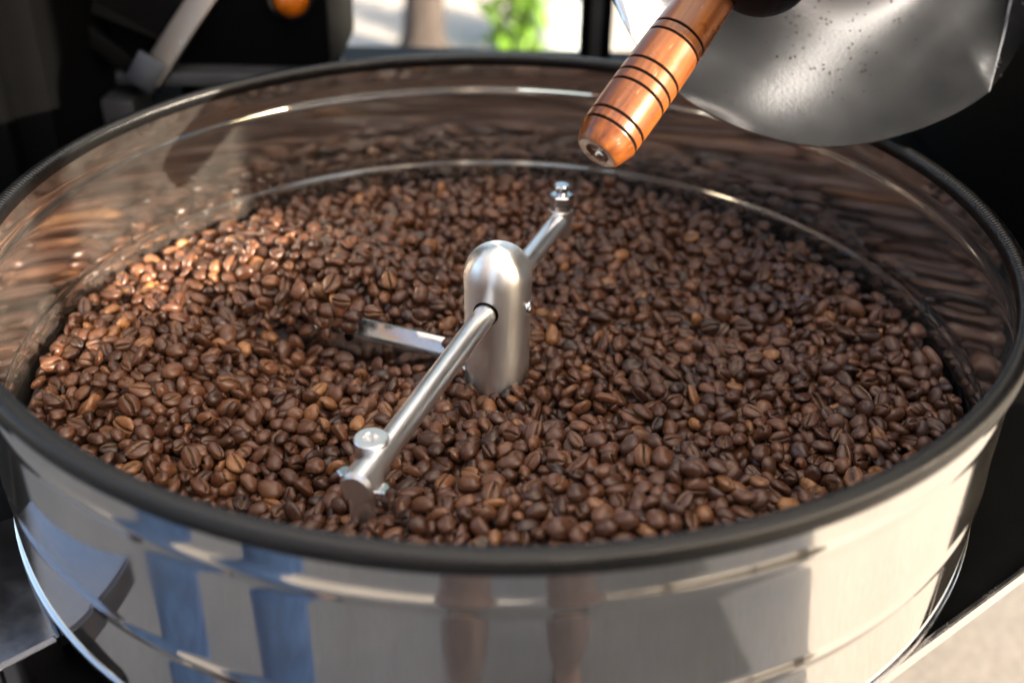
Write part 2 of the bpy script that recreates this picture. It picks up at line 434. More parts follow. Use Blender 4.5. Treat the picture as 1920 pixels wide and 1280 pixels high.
def qmat(q):
    w_, x, y, z = q.T
    return np.stack([np.stack([1-2*(y*y+z*z), 2*(x*y-w_*z), 2*(x*z+w_*y)], 1),
                     np.stack([2*(x*y+w_*z), 1-2*(x*x+z*z), 2*(y*z-w_*x)], 1),
                     np.stack([2*(x*z-w_*y), 2*(y*z+w_*x), 1-2*(x*x+y*y)], 1)], 1)
yaw = quat_from(np.tile([0, 0, 1.], (NB, 1)), rng.uniform(0, 2 * np.pi, NB))
ta = rng.normal(0, 1, (NB, 3)); ta[:, 2] = 0; ta /= np.linalg.norm(ta, axis=1)[:, None] + 1e-9
tilt = quat_from(ta, np.abs(rng.normal(0, 1.5, NB)))
flip = quat_from(np.tile([1., 0, 0], (NB, 1)), np.where(rng.random(NB) < .5, np.pi, 0))
Q = qmul(tilt, qmul(yaw, flip))
SP = np.array([(-.0025, 0, .0002), (.0025, 0, .0002), (0, -.00125, 0), (0, .00125, 0)]); SRr = np.array([.0026, .0026, .0028, .0028])
nS = 4
def spheres():
    Rm = qmat(Q); L = SP[None] * scl[:, None, None]
    L = L * np.stack([elong, np.ones(NB), np.ones(NB)], 1)[:, None, :]
    off = np.einsum('nij,nkj->nki', Rm, L)
    return off, pos[:, None, :] + off
srad = (SRr[None] * scl[:, None]).reshape(-1)
owner = np.repeat(np.arange(NB), nS)
def neighbours(S, cell):
    ij = np.floor((S + .32) / cell).astype(np.int64)
    n1, n2 = 140, 140
    key = (ij[:, 2] * n2 + ij[:, 1]) * n1 + ij[:, 0]
    order = np.argsort(key, kind='stable'); ks = key[order]
    A, B = [], []
    for dz in (-1, 0, 1):
        for dy in (-1, 0, 1):
            for dx in (-1, 0, 1):
                o_ = (dz * n2 + dy) * n1 + dx
                if o_ < 0: continue
                lo = np.searchsorted(ks, key + o_, 'left'); hi = np.searchsorted(ks, key + o_, 'right')
                cnt = hi - lo; tot = cnt.sum()
                if tot == 0: continue
                a = np.repeat(np.arange(len(S)), cnt)
                st_ = np.repeat(lo - np.concatenate([[0], np.cumsum(cnt)[:-1]]), cnt)
                b = order[np.arange(tot) + st_]
                k = owner[a] != owner[b]
                if o_ == 0: k &= a < b
                a, b = a[k], b[k]
                d = S[a] - S[b]; kk = (d * d).sum(1) < (cell * 1.05) ** 2
                A.append(a[kk]); B.append(b[kk])
    return np.concatenate(A), np.concatenate(B)
ITER = 60
for it in range(ITER):
    off, S = spheres(); Sf = S.reshape(-1, 3)
    if it % 8 == 0: A_, B_ = neighbours(Sf, .0076)
    D = np.zeros_like(Sf); cntc = np.zeros(len(Sf))
    d = Sf[A_] - Sf[B_]; L = np.sqrt((d * d).sum(1)) + 1e-9; pen = srad[A_] + srad[B_] - L
    k = pen > 0
    dd = d[k] / L[k][:, None] * (pen[k] * .5)[:, None]
    for ax in range(3):
        D[:, ax] += np.bincount(A_[k], dd[:, ax], len(Sf)) - np.bincount(B_[k], dd[:, ax], len(Sf))
    cntc += np.bincount(A_[k], minlength=len(Sf)) + np.bincount(B_[k], minlength=len(Sf))
    # bed, wall, hub, plough
    fz = H(Sf[:, 0], Sf[:, 1]) - LAY + srad; k = Sf[:, 2] < fz
    D[k, 2] += (fz - Sf[:, 2])[k]; cntc[k] += 1
    rr = np.hypot(Sf[:, 0], Sf[:, 1]); k = rr > RIN - srad
    D[k, :2] -= Sf[k, :2] / rr[k][:, None] * (rr - RIN + srad)[k][:, None]; cntc[k] += 1
    k = rr < .0203 + srad
    D[k, :2] += Sf[k, :2] / rr[k][:, None] * (.0203 + srad - rr)[k][:, None]; cntc[k] += 1
    al = (Sf[:, :2] - BA[:2]) @ bd[:2]; pe = (Sf[:, :2] - BA[:2]) @ bn[:2] - .0055
    k = (al > -.01) & (al < BL) & (np.abs(pe) < srad + .0045) & (Sf[:, 2] < -.083)
    D[k, :2] += (np.sign(pe) * (srad + .0045 - np.abs(pe)))[k][:, None] * bn[None, :2]; cntc[k] += 1
    D *= (1.25 / np.maximum(cntc, 1) ** .6)[:, None]
    Db = D.reshape(NB, nS, 3); mv = Db.mean(1) * 1.6
    tq = np.cross(off, Db).sum(1); I_ = (off ** 2).sum((1, 2)) + 4e-6
    wv = tq / I_[:, None] * .8; an = np.linalg.norm(wv, axis=1)
    k = an > .35; wv[k] *= (.35 / an[k])[:, None]; an = np.linalg.norm(wv, axis=1) + 1e-12
    Q = qmul(quat_from(wv / an[:, None], an), Q); Q /= np.linalg.norm(Q, axis=1)[:, None]
    grav = .00022 if it < ITER * .7 else .00006
    pos += np.clip(mv, -.0015, .0015); pos[:, 2] -= grav
# nothing may stick through the sheet of the blade
al = (pos[:, :2] - BA[:2]) @ bd[:2]; pe = (pos[:, :2] - BA[:2]) @ bn[:2]
keep = ~((al > -.004) & (al < BL + .003) & (np.abs(pe - .0055) < .0062) & (pos[:, 2] < -.080))
pos, Q, scl, elong, thick = pos[keep], Q[keep], scl[keep], elong[keep], thick[keep]; NB = len(pos)
# some loose beans tumbling over the plough's edge
ext = []
for px, py, z in ((662, 592, -.083), (600, 600, -.086), (640, 565, -.080), (520, 585, -.086), (560, 545, -.080), (790, 590, -.088), (500, 610, -.088), (470, 575, -.084),
                  (585, 575, -.083), (545, 600, -.087), (530, 560, -.082), (495, 570, -.083), (575, 620, -.090), (610, 620, -.091), (700, 585, -.085), (480, 600, -.087), (615, 583, 0), (632, 600, 0), (604, 602, 0), (640, 580, 0), (655, 612, 0), (590, 590, 0), (555, 580, -.084), (450, 560, -.081)):
    r_ = ray(px, py); ext.append(CAM + r_ * (((BA - CAM) @ bn + .0125) / (r_ @ bn)))   # falling just in front of the blade
ext = np.array(ext); ne = len(ext)
pos = np.concatenate([pos, ext]); NB += ne
scl = np.concatenate([scl, np.full(ne, 1.2)]); thick = np.concatenate([thick, np.full(ne, 1.0)]); elong = np.concatenate([elong, np.full(ne, 1.0)])
qe = rng.normal(0, 1, (ne, 4)); Q = np.concatenate([Q, qe / np.linalg.norm(qe, axis=1)[:, None]])
tint = np.clip(rng.normal(.55, .17, NB), 0.05, .90)
pale = rng.random(NB) < .03; tint[pale] = rng.uniform(.88, 1.0, pale.sum())
dark = rng.random(NB) < .05; tint[dark] = rng.uniform(.08, .28, dark.sum())

def bean_geom(n, m_back, seed, flat=(-.78, -.45, -.16, 0, .16, .45, .78)):
    r_ = np.random.default_rng(seed)
    a, b, h, h2 = .0051, .0040, .0034 * r_.uniform(.92, 1.1), .0018
    ph, wig, gd = r_.uniform(0, 6), r_.uniform(.0001, .0005), r_.uniform(.0009, .0023)
    asym, bend = r_.uniform(-.2, .2), r_.uniform(-.0004, .0005)
    lump = r_.normal(0, 1, 6)
    V, C, Fc = [], [], []
    ang = np.linspace(0, np.pi, m_back); m = m_back + len(flat)
    ts = np.sin(np.linspace(-np.pi / 2, np.pi / 2, n + 2)[1:-1])
    for t in ts:
        s = (1 - abs(t) ** 2.25) ** .5; bb = b * (1 + asym * t)
        y0 = wig * math.sin(3.2 * t + ph)
        dx = bend * s
        for f_ in ang:
            rough = 1 + .045 * math.sin(3 * t + lump[0] + 2 * f_) + .03 * math.sin(5 * f_ + lump[1] + 2 * t)
            V.append((a * t, bb * s * math.cos(f_) * rough, h * s ** .9 * math.sin(f_) * rough)); C.append(0)
        for k in flat:
            yy = k
            if abs(k) < .3: y = y0 + k * b * .75
            else: y = -k * 0 + k * bb * s
            y = -bb * s if False else y
            if abs(k) < .3 and abs(y) > .6 * bb * s: y = k * bb * s
            u = y / (bb * s)
            z = -h2 * s * (1 - u * u) ** .7
            g_ = math.exp(-((y - y0) / .00042) ** 2)
            z += gd * g_ * (1 - t ** 6) * s ** .4
            z -= .0004 * math.exp(-((abs(y - y0) - .0011) / .0006) ** 2) * s
            V.append((a * t, y, z)); C.append(1.0 if abs(k) < .02 else (.30 if abs(k) < .3 and len(flat) < 8 else (g_ > .3) * .6))
    # back ring runs +y .. -y ; flat must run -y .. +y
    for i in range(len(ts) - 1):
        for j in range(m):
            l = (j + 1) % m
            Fc.append((i * m + j, i * m + l, (i + 1) * m + l, (i + 1) * m + j))
    p0 = len(V); V.append((-a, 0, .0003)); C.append(0); V.append((a, 0, .0003)); C.append(0)
    for j in range(m):
        l = (j + 1) % m
        Fc.append((p0, l, j)); q = (len(ts) - 1) * m; Fc.append((p0 + 1, q + j, q + l))
    V = np.array(V); V[:, 2] -= .0004
    return V, np.array(C, float), Fc

# which beans show, and how large: splat them into a small depth buffer
px, py, pz = project(pos)
BW, BH = 640, 427
buf = np.full((BH, BW), 1e9); idb = np.full((BH, BW), -1, int)
def blocked(P):
    d = P - CAM; A = (d[:, :2] ** 2).sum(1); B = (CAM[:2] * d[:, :2]).sum(1); C_ = (CAM[:2] ** 2).sum() - .274 ** 2
    t = (-B - np.sqrt(np.maximum(B * B - A * C_, 0))) / A
    return (CAM[2] + d[:, 2] * t) < .006
blk = blocked(pos)
for i in np.argsort(-pz):
    if blk[i]: continue
    rr = .0040 * scl[i] * F_PX / pz[i] / 3; cx, cy = px[i] / 3, py[i] / 3
    x0, x1, y0, y1 = int(max(0, cx - rr)), int(min(BW, cx + rr + 1)), int(max(0, cy - rr)), int(min(BH, cy + rr + 1))
    if x0 >= x1 or y0 >= y1: continue
    yy, xx = np.mgrid[y0:y1, x0:x1]; k = (xx + .5 - cx) ** 2 + (yy + .5 - cy) ** 2 < rr * rr
    z = pz[i] - .003 * np.sqrt(np.clip(1 - ((xx + .5 - cx) ** 2 + (yy + .5 - cy) ** 2) / rr ** 2, 0, 1))
    k &= z < buf[y0:y1, x0:x1]
    buf[y0:y1, x0:x1][k] = z[k]; idb[y0:y1, x0:x1][k] = i
vis = np.bincount(idb[idb >= 0], minlength=NB)
solo = np.argsort(-vis)[:300]
is_solo = np.zeros(NB, bool); is_solo[solo] = True
Rm = qmat(Q)
# the mass: everything else, one object
GV = [bean_geom(8, 9, 100 + k) for k in range(8)]
LV = [bean_geom(5, 5, 200 + k, flat=(-.5, 0, .5)) for k in range(3)]
vs, fs, fl, cr, tn = [], [], [], [], []
base = 0
rest = np.where(~is_solo)[0]
var = rng.integers(0, 8, NB)
VV, LOOPS, LT, CRE, TIN = [], [], [], [], []
cache = {}
def flat_faces(key, Fc):
    if key not in cache: cache[key] = (np.array([i for f in Fc for i in f], np.int64), np.array([len(f) for f in Fc], np.int32))
    return cache[key]
for i in rest:
    hid = vis[i] == 0
    key = ('l', var[i] % 3) if hid else ('g', var[i])
    V, C, Fc = LV[var[i] % 3] if hid else GV[var[i]]
    P = (V * (scl[i] * np.array([elong[i], 1, thick[i]]))) @ Rm[i].T + pos[i]
    lp, lt = flat_faces(key, Fc)
    VV.append(P); LOOPS.append(lp + base); LT.append(lt); CRE.append(C); TIN.append(np.full(len(V), tint[i])); base += len(V)
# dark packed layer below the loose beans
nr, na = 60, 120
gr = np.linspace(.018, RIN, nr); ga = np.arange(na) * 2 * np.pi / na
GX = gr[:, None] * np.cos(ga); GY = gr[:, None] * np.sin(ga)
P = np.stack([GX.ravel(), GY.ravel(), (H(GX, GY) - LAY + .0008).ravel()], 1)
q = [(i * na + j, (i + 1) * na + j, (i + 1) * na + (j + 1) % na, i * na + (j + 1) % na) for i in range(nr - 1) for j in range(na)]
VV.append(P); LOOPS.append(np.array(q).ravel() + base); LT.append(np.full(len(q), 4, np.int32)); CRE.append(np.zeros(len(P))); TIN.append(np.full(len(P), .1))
VV = np.concatenate(VV); LOOPS = np.concatenate(LOOPS); LT = np.concatenate(LT)
def big_mesh(name, VV, LOOPS, LT):
    me = bpy.data.meshes.new(name)
    me.vertices.add(len(VV)); me.vertices.foreach_set('co', VV.astype(np.float32).ravel())
    me.loops.add(len(LOOPS)); me.loops.foreach_set('vertex_index', LOOPS.astype(np.int32))
    me.polygons.add(len(LT)); me.polygons.foreach_set('loop_start', np.concatenate([[0], np.cumsum(LT)[:-1]]).astype(np.int32))
    me.polygons.foreach_set('use_smooth', np.ones(len(LT), bool))
    me.update(calc_edges=True); return me
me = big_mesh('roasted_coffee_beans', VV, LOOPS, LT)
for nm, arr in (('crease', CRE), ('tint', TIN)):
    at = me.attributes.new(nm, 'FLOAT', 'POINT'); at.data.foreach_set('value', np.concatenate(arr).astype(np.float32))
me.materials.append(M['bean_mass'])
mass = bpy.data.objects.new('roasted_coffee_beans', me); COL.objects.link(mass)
mass['kind'] = 'stuff'; mass['label'] = 'heap of roasted brown coffee beans filling the cooling tray'; mass['category'] = 'coffee beans'
# the 300 that show largest, each an object
HV = []
for k in range(10):
    V, C, Fc = bean_geom(15, 15, 300 + k, flat=(-.85, -.65, -.45, -.27, -.15, -.07, 0, .07, .15, .27, .45, .65, .85))
    me = bpy.data.meshes.new('coffee_bean'); me.from_pydata([tuple(v) for v in V], [], Fc); me.update()
    me.polygons.foreach_set('use_smooth', [True] * len(me.polygons))
    at = me.attributes.new('crease', 'FLOAT', 'POINT'); at.data.foreach_set('value', C.astype(np.float32)); me.materials.append(M['bean']); HV.append(me)
for i in solo:
    o = bpy.data.objects.new('coffee_bean', HV[int(rng.integers(0, 10))]); COL.objects.link(o)
    Mx = Matrix(Rm[i].tolist()).to_4x4() @ Matrix.Diagonal((scl[i] * elong[i], scl[i], scl[i] * thick[i], 1)); Mx.translation = pos[i]
    o.matrix_world = Mx; o['tint'] = float(tint[i])
    shade = 'pale tan' if tint[i] >= .86 else 'dark brown' if tint[i] < .3 else 'light brown' if tint[i] > .68 else 'medium brown'
    nz = Rm[i][:, 2]; toc = (CAM - pos[i]); toc /= np.linalg.norm(toc); f_ = nz @ toc
    face = 'crease up' if f_ < -.45 else 'round back up' if f_ > .45 else 'on edge'
    x_, y_ = px[i], py[i]
    # nearest landmark in the tray, and on which side of it the bean lies
    marks = (('stirring rod clamp', 690, 900), ('near rod middle', 810, 740), ('hub foot', 945, 690), ('front rim middle', 930, 1010), ('front left rim', 420, 940),
             ('left rim', 60, 770), ('front right rim', 1480, 930), ('right rim', 1760, 790), ('front heap crest', 1200, 820))
    mk = min(marks, key=lambda q: (q[1] - x_) ** 2 + (q[2] - y_) ** 2)
    dx_, dy_ = x_ - mk[1], y_ - mk[2]
    side = ('right of' if dx_ > 0 else 'left of') if abs(dx_) > abs(dy_) else ('in front of' if dy_ > 0 else 'behind')
    far = 'just ' if math.hypot(dx_, dy_) < 75 else ''
    zone = f'{far}{side} the {mk[0]}'
    size_ = 'large ' if scl[i] > 1.38 else 'small ' if scl[i] < 1.13 else ''
    lab = f'{size_}{shade} bean, {face}, {zone}'
    tag(o, lab, 'coffee bean', lab)

# ------------------------------------------------------------------ discharge chute above the tray
pA, pB, pC = atdepth(1550, 276, .705), atdepth(1150, 0, .738), atdepth(1900, 0, .760)
pn = np.cross(pC - pA, pB - pA); pn /= np.linalg.norm(pn)
if pn @ (CAM - pA) < 0: pn = -pn
def onplane(x_, y_, off=0.0):
    r = ray(x_, y_); t = ((pA + pn * off - CAM) @ pn) / (r @ pn); return CAM + r * t
ex = pC - pB; ex -= pn * (ex @ pn); ex /= np.linalg.norm(ex); ey = np.cross(pn, ex)
if ey[2] < 0: ey = -ey
outl = [(1110, -120), (1128, -55), (1150, 0), (1180, 62), (1225, 128), (1285, 187), (1350, 224), (1420, 252), (1490, 269), (1550, 276), (1620, 270), (1690, 254), (1760, 229), (1815, 201), (1858, 170), (1880, 85), (1900, 0), (1930, -120)]
o2 = np.array([[(onplane(*p) - pA) @ ex, (onplane(*p) - pA) @ ey] for p in outl])
# dense outline by chord interpolation then a fan grid towards an interior spine
def densify(P, n):
    d = np.concatenate([[0], np.cumsum(np.linalg.norm(np.diff(P, axis=0), axis=1))]); t = np.linspace(0, d[-1], n)
    return np.column_stack([np.interp(t, d, P[:, 0]), np.interp(t, d, P[:, 1])])
def smooth_curve(P, it=2):
    for _ in range(it):
        Qp = [P[0]]
        for a, b in zip(P[:-1], P[1:]): Qp += [a * .75 + b * .25, a * .25 + b * .75]
        P = np.array(Qp + [P[-1]])
    return P
k0 = 14
lip = np.concatenate([smooth_curve(o2[:k0 + 1], 2), o2[k0 + 1:]])
D2 = densify(lip, 120)
topy = max(o2[0, 1], o2[-1, 1]); cx0 = o2[9, 0]
V, Fc = [], []; nn = 26
def dish(p):
    u = (p[0] - cx0) / .13; v = (p[1]) / .1
    return -.0065 * (1 - u * u) - .0034 * math.sin(2.6 * u + .6) * v + .0028 * math.cos(4.0 * u - 2.6 * v)
for side in (0, 1):
    for i in range(120):
        e = D2[i]; s_ = i / 119; e2 = np.array([o2[0, 0] + (o2[-1, 0] - o2[0, 0]) * s_, topy])
        for j in range(nn):
            p = e + (e2 - e) * (j / (nn - 1)); edge = (1 - math.exp(-j / 4.0))
            V.append(pA + ex * p[0] + ey * p[1] + pn * (dish(p) * edge - .0016 * side))
st = 120 * nn
for i in range(119):
    for j in range(nn - 1):
        a = i * nn + j; q = (a, a + nn, a + nn + 1, a + 1); Fc.append(q); Fc.append(tuple(st + x for x in reversed(q)))
    a = i * nn; Fc.append((a + nn, a, st + a, st + a + nn))
chute = tag(empty('discharge_chute', tuple(pA)), 'curved steel discharge chute hanging over the back right of the tray', 'chute')
def rel(V, o): return [np.array(v) - np.array(o.location) for v in V]
mesh_obj('chute_plate', rel(V, chute), Fc, M['chute'], chute, True, 60)
# folded flange at the chute's right side
fl = [(1856, 172), (1879, 85), (1899, 0), (1929, -120)]
fr = [(1866, 160), (1912, 88), (1945, 20), (1990, -120)]
V = []
for a, b in zip(fl, fr):
    V += [onplane(*a, .0025), onplane(*b, -.003), onplane(*b, -.0045), onplane(*a, .0007)]
Fc = []
for i in range(3):
    for j in range(4):
        l = (j + 1) % 4; Fc.append((i * 4 + j, i * 4 + l, i * 4 + 4 + l, i * 4 + 4 + j))
Fc.append((3, 2, 1, 0)); Fc.append((12, 13, 14, 15))
mesh_obj('side_flange', rel(V, chute), Fc, M['strip'], chute, False)
# drum mouth collar over the chute
cc = atdepth(1712, -372, .735); axn = np.array([-.10, -.93, .18]); axn /= np.linalg.norm(axn)
drum = tag(empty('roaster_drum_front', tuple(cc)), 'pale round drum mouth collar above the steel chute', 'roaster drum')
rc = .143
lathe('collar', [(rc - .02, -.01), (rc - .02, .012), (rc - .006, .016), (rc, .012), (rc + .002, -.012), (rc - .004, -.02)], 128, mat_metal('drum_collar_steel', (.62, .58, .54), .35, .06), drum, (0, 0, 0), axn, closed=True)
lathe('front_plate', [(0, -.016), (rc - .014, -.016), (rc - .014, -.02), (0, -.02)], 96, M['black'], drum, (0, 0, 0), axn, caps=False)
lathe('drum_housing', [(0, -.10), (rc - .01, -.10), (rc, -.11), (rc, -.45), (0, -.45)], 96, M['black'], drum, (0, 0, 0), axn, caps=False)
lathe('gasket_ring', [(rc - .004, -.03), (rc + .006, -.03), (rc + .006, -.021), (rc - .004, -.021)], 128, M['black'], drum, (0, 0, 0), axn, closed=True)

# ------------------------------------------------------------------ wooden handle
hE, hT = atdepth(1119, 288, .552), atdepth(1312, 18, .574)
hax = (hT - hE) / np.linalg.norm(hT - hE)
handle = tag(empty('door_handle', tuple(hE)), 'turned reddish wooden handle with black grooves pointing down over the tray', 'handle')
grooves = [.0118, .0180, .0362, .0428, .0504, .0700, .0760]
pr = [(.0060, .0030), (.0066, .0004), (.0105, 0), (.0118, .0010), (.0138, .0060), (.0150, .0100)]
def hr(t): return .0150 + .0006 * math.sin(min(t, .08) / .08 * math.pi) - .0045 * max(0, (t - .07) / .10) ** 1.2
t = .0108
allp = list(pr)
gs = list(grooves)
tt = sorted(set([round(x, 5) for x in np.linspace(.0104, .17, 60)] + sum([[g_ - .0009, g_ - .0005, g_ + .0005, g_ + .0009] for g_ in gs], [])))
for x in tt:
    if any(abs(x - g_) < .00088 and abs(x - g_) > .00052 for g_ in gs): continue
    ing = any(abs(x - g_) < .0008 for g_ in gs)
    allp.append((hr(x) - (.0012 if ing else 0), x))
allp.append((.004, .171))
V, Fc = lathe_data(allp, 72, (0, 0, 0), (0, 0, 1))
n = len(allp)
Fc.append(tuple(i * n for i in reversed(range(72))))
grip = mesh_obj('wooden_grip', V, Fc, M['wood'], handle, True, 35)
rotq = Vector((0, 0, 1)).rotation_difference(Vector(hax))
grip.rotation_mode = 'QUATERNION'; grip.rotation_quaternion = rotq
for g_ in gs:
    r_ = hr(g_)
    o = lathe('groove_ring', [(r_ - .0014, g_ - .0007), (r_ - .0004, g_ - .0007), (r_ - .0004, g_ + .0007), (r_ - .0014, g_ + .0007)], 64, M['burnt'], handle, closed=True)
    o.rotation_mode = 'QUATERNION'; o.rotation_quaternion = rotq
o = lathe('end_screw', [(0, .0012), (.0030, .0010), (.0042, .0004), (.0058, .0012), (.0062, .0034)], 32, M['blade'], handle, caps=False)
o.rotation_mode = 'QUATERNION'; o.rotation_quaternion = rotq
kp = hE + hax * .178
o = rod('mounting_boss', kp - hE - hax * .01 , kp - hE + hax * .03, .017, M['black'], handle)
kb = atdepth(1435, -92, .56) - hE
lathe('pivot_knob', [(0, .016), (.018, .015), (.0255, .010), (.0280, 0), (.0265, -.02), (0, -.02)], 48, M['gloss_black'], handle, kb, (-.15, -.75, .6), caps=False)

wl = hE + hax * .108 + SUN * .23  # unseen disc added along the sun ray to shade the handle's top
cw = tag(empty('handle_shade_disc', tuple(wl)), 'unseen black disc added to shade the top of the wooden handle', 'lever')
lathe('shade_disc', [(0, -.012), (.036, -.012), (.040, -.008), (.040, .008), (.036, .012), (0, .012)], 48, M['black'], cw, (0, 0, 0), SUN, caps=False)
rod('shade_disc_rod', (0.01, .01, 0), (.16, .34, .06), .007, M['black'], cw)
# ------------------------------------------------------------------ base plate and side shelf
pe0, pe1 = atz(1620, 1280, -.139), atz(1919, 1060, -.139)
ed = (pe1 - pe0)[:2]; ed /= np.linalg.norm(ed); en = np.array([ed[1], -ed[0]])
def along(t, off=0): return tuple(pe0[:2] + ed * t + en * off)
bpl = tag(empty('base_plate', (0, 0, -.16)), 'black textured base plate with bright steel edge under the tray', 'base plate')
poly = [along(-.06), along(.55), (.62, .75), (-.55, .75), (-.55, -.02), (-.20, -.13), (-.02, -.15)]
for x_, y_ in ((.52, .62), (-.45, .6), (.0, .1), (.30, .20)):
    box('leg', (.05, .05, .736), M['black'], bpl, (x_, y_, -.368), None, .004)
prism('plate', poly, .010, .020, M['powder'], bpl)
st_ = [along(-.06, .0004), along(.55, .0004), along(.55, .0034), along(-.06, .0034)]
prism('edge_strip', st_, .0125, .0222, M['strip'], bpl, .0008)
sh = tag(empty('side_shelf', (-.25, -.17, -.9)), 'grey polished shelf at the lower left beside the tray', 'shelf')
sp = [atz(-160, 1030, -.135), atz(34, 962, -.135), atz(112, 1192, -.135), atz(-5, 1252, -.135), atz(-200, 1380, -.135)]
prism('shelf_top', [(p[0] + .25, p[1] + .17) for p in sp], .745, .765, mat_metal('dark_polished_steel', (.32, .33, .36), .16, .05), sh, .002)
a, b = atz(-5, 1252, -.135), atz(140, 1166, -.135)
d_ = (b - a) / np.linalg.norm(b - a); n_ = np.array([d_[1], -d_[0], 0])
if n_[1] > 0: n_ = -n_
ang_ = math.atan2(d_[1], d_[0]); L = np.linalg.norm(b - a)
box('front_trim', (.06, .004, .014), mat_plain('cream_edge_trim', (.55, .52, .42), .4), sh, tuple(a + d_ * -.005 + n_ * .0025 + [.25, .17, .764 - .0 + .135 - .135 - .004]), Matrix.Rotation(ang_, 3, 'Z'), .001)
bk = atz(150, 1190, -.145)
box('bracket', (.05, .045, .12), M['black'], sh, tuple(bk + [.25 + .006, .17 - .012, .9 - .068]), Matrix.Rotation(ang_, 3, 'Z'), .006)
box('leg', (.05, .05, .72), M['black'], sh, (-.02, .02, .36), None, .004)

# ------------------------------------------------------------------ control console behind, left
con = tag(empty('control_console', (-.25, .50, GZ)), 'black control console with amber pilot lamp behind the tray', 'control box')
def cl(p): return tuple(np.array(p) - np.array([-.25, .50, GZ]))
box('housing', (.20, .16, .40), M['black'], con, cl((-.262, .51, .125)), None, .006)
box('lower_ledge', (.19, .03, .012), mat_plain('dark_grey_ledge', (.05, .052, .058), .35), con, cl((-.258, .418, -.066)), None, .003)
box('stand', (.12, .10, .82), M['black'], con, cl((-.26, .53, -.49)), None, .004)
lp = aty(546, -2, .424)
lamp = lathe('pilot_lamp', [(0, .014), (.008, .0125), (.014, .008), (.0165, .0), (.0165, -.003)], 40, M['amber'], con, cl(lp), (0, -1, .15), caps=False)
lathe('lamp_bezel', [(.0168, -.002), (.020, -.002), (.020, .003), (.0168, .004)], 40, M['gloss_black'], lamp, cl(lp), (0, -1, .15), closed=True)
# display with bright metal frame
dsp = tag(empty('display_panel', (-.38, .44, -.1)), 'dark tilted display screen with silver frame corner at the back left', 'display')
c0, c1, c2 = aty(287, 140, .40), aty(392, -20, .43), aty(60, -40, .40)
def strip(name, a, b, wdt, th, mat, parent, nrm=(0, -1, .3)):
    a, b = np.array(a), np.array(b); L = np.linalg.norm(b - a); z = (b - a) / L; n3 = np.array(nrm, float); n3 -= z * (n3 @ z); n3 /= np.linalg.norm(n3); x = np.cross(n3, z)
    m3 = Matrix((x, n3, z)).transposed()
    return box(name, (wdt, th, L), mat, parent, tuple((a + b) / 2 - np.array(parent.location)), m3, .002)
frm = mat_metal('brushed_frame', (.20, .175, .15), .32, .08)
strip('frame_bar', c0 + (c0 - c1) * .08, c1, .022, .012, frm, dsp)
strip('frame_corner', aty(248, 120, .395), aty(300, 150, .395), .03, .012, mat_metal('dull_frame', (.07, .075, .085), .4), dsp)
strip('frame_bar', aty(262, 135, .41), aty(-60, -100, .41), .016, .012, M['black'], dsp)
scr = [aty(330, 88, .415), aty(392, -40, .432), aty(100, -40, .432), aty(60, -20, .42)]
V = [v - np.array(dsp.location) for v in scr] + [v - np.array(dsp.location) + [0, .012, -.002] for v in scr]
mesh_obj('screen', V, [(0, 1, 2, 3), (7, 6, 5, 4), (0, 4, 5, 1), (1, 5, 6, 2), (2, 6, 7, 3), (3, 7, 4, 0)], M['black'], dsp, False)
box('pedestal', (.03, .05, .80), mat_plain('dark_slate_paint', (.03, .032, .036), .4), dsp, tuple(aty(240, 210, .42) - np.array(dsp.location) + [0, 0, -.38]), None, .003)
# small black lever at the console's right side
lv = tag(empty('lever', tuple(aty(600, 110, .47))), 'black lever sticking out beside the amber lamp console', 'lever')
rod('lever_arm', (-.02, 0, .06), (.02, 0, -.012), .008, M['black'], lv, r1=.006)
rod('lever_tip', (.012, 0, -.004), (.026, 0, -.018), .009, M['gloss_black'], lv)

# dark machine bodies at the left and right back
rb = tag(empty('coffee_roaster', (.62, .45, GZ)), 'black roaster body filling the dark right edge behind the tray', 'roaster body')
box('body', (.60, .85, .985), M['black'], rb, (.08, .13, .7615 + .4925), None, .02)
box('side_sky_blocker', (.40, .45, .90), M['black'], rb, (.15, -.48, 1.41), None, .03)  # added block that hides the sky on the right and darkens the beans
box('front_panel', (.40, .03, .55), M['black'], rb, (.08, -.312, 1.06), None, .006)
lb = tag(empty('machine_cabinet', (-.78, .55, GZ)), 'black machine cabinet in the dark top left corner', 'cabinet')
box('cabinet_body', (.66, .60, 1.35), M['black'], lb, (.08, .05, .675), None, .02)
box('cabinet_door', (.60, .02, 1.2), M['black'], lb, (.08, -.262, .68), None, .006)

# posts of a stand behind
ps = tag(empty('steel_post', (.09, .60, GZ)), 'black upright post behind the rim, left of the wooden handle', 'post')
for x0_, w_ in ((.0785, .010), (.101, .010)):
    box('upright', (w_, .02, 1.3), M['black'], ps, (x0_ - .09, 0, .65), None, .001)
box('cross_plate', (.03, .004, .10), mat_plain('grey_cross_plate', (.10, .10, .095), .5), ps, (0, .008, .835), None, .001)

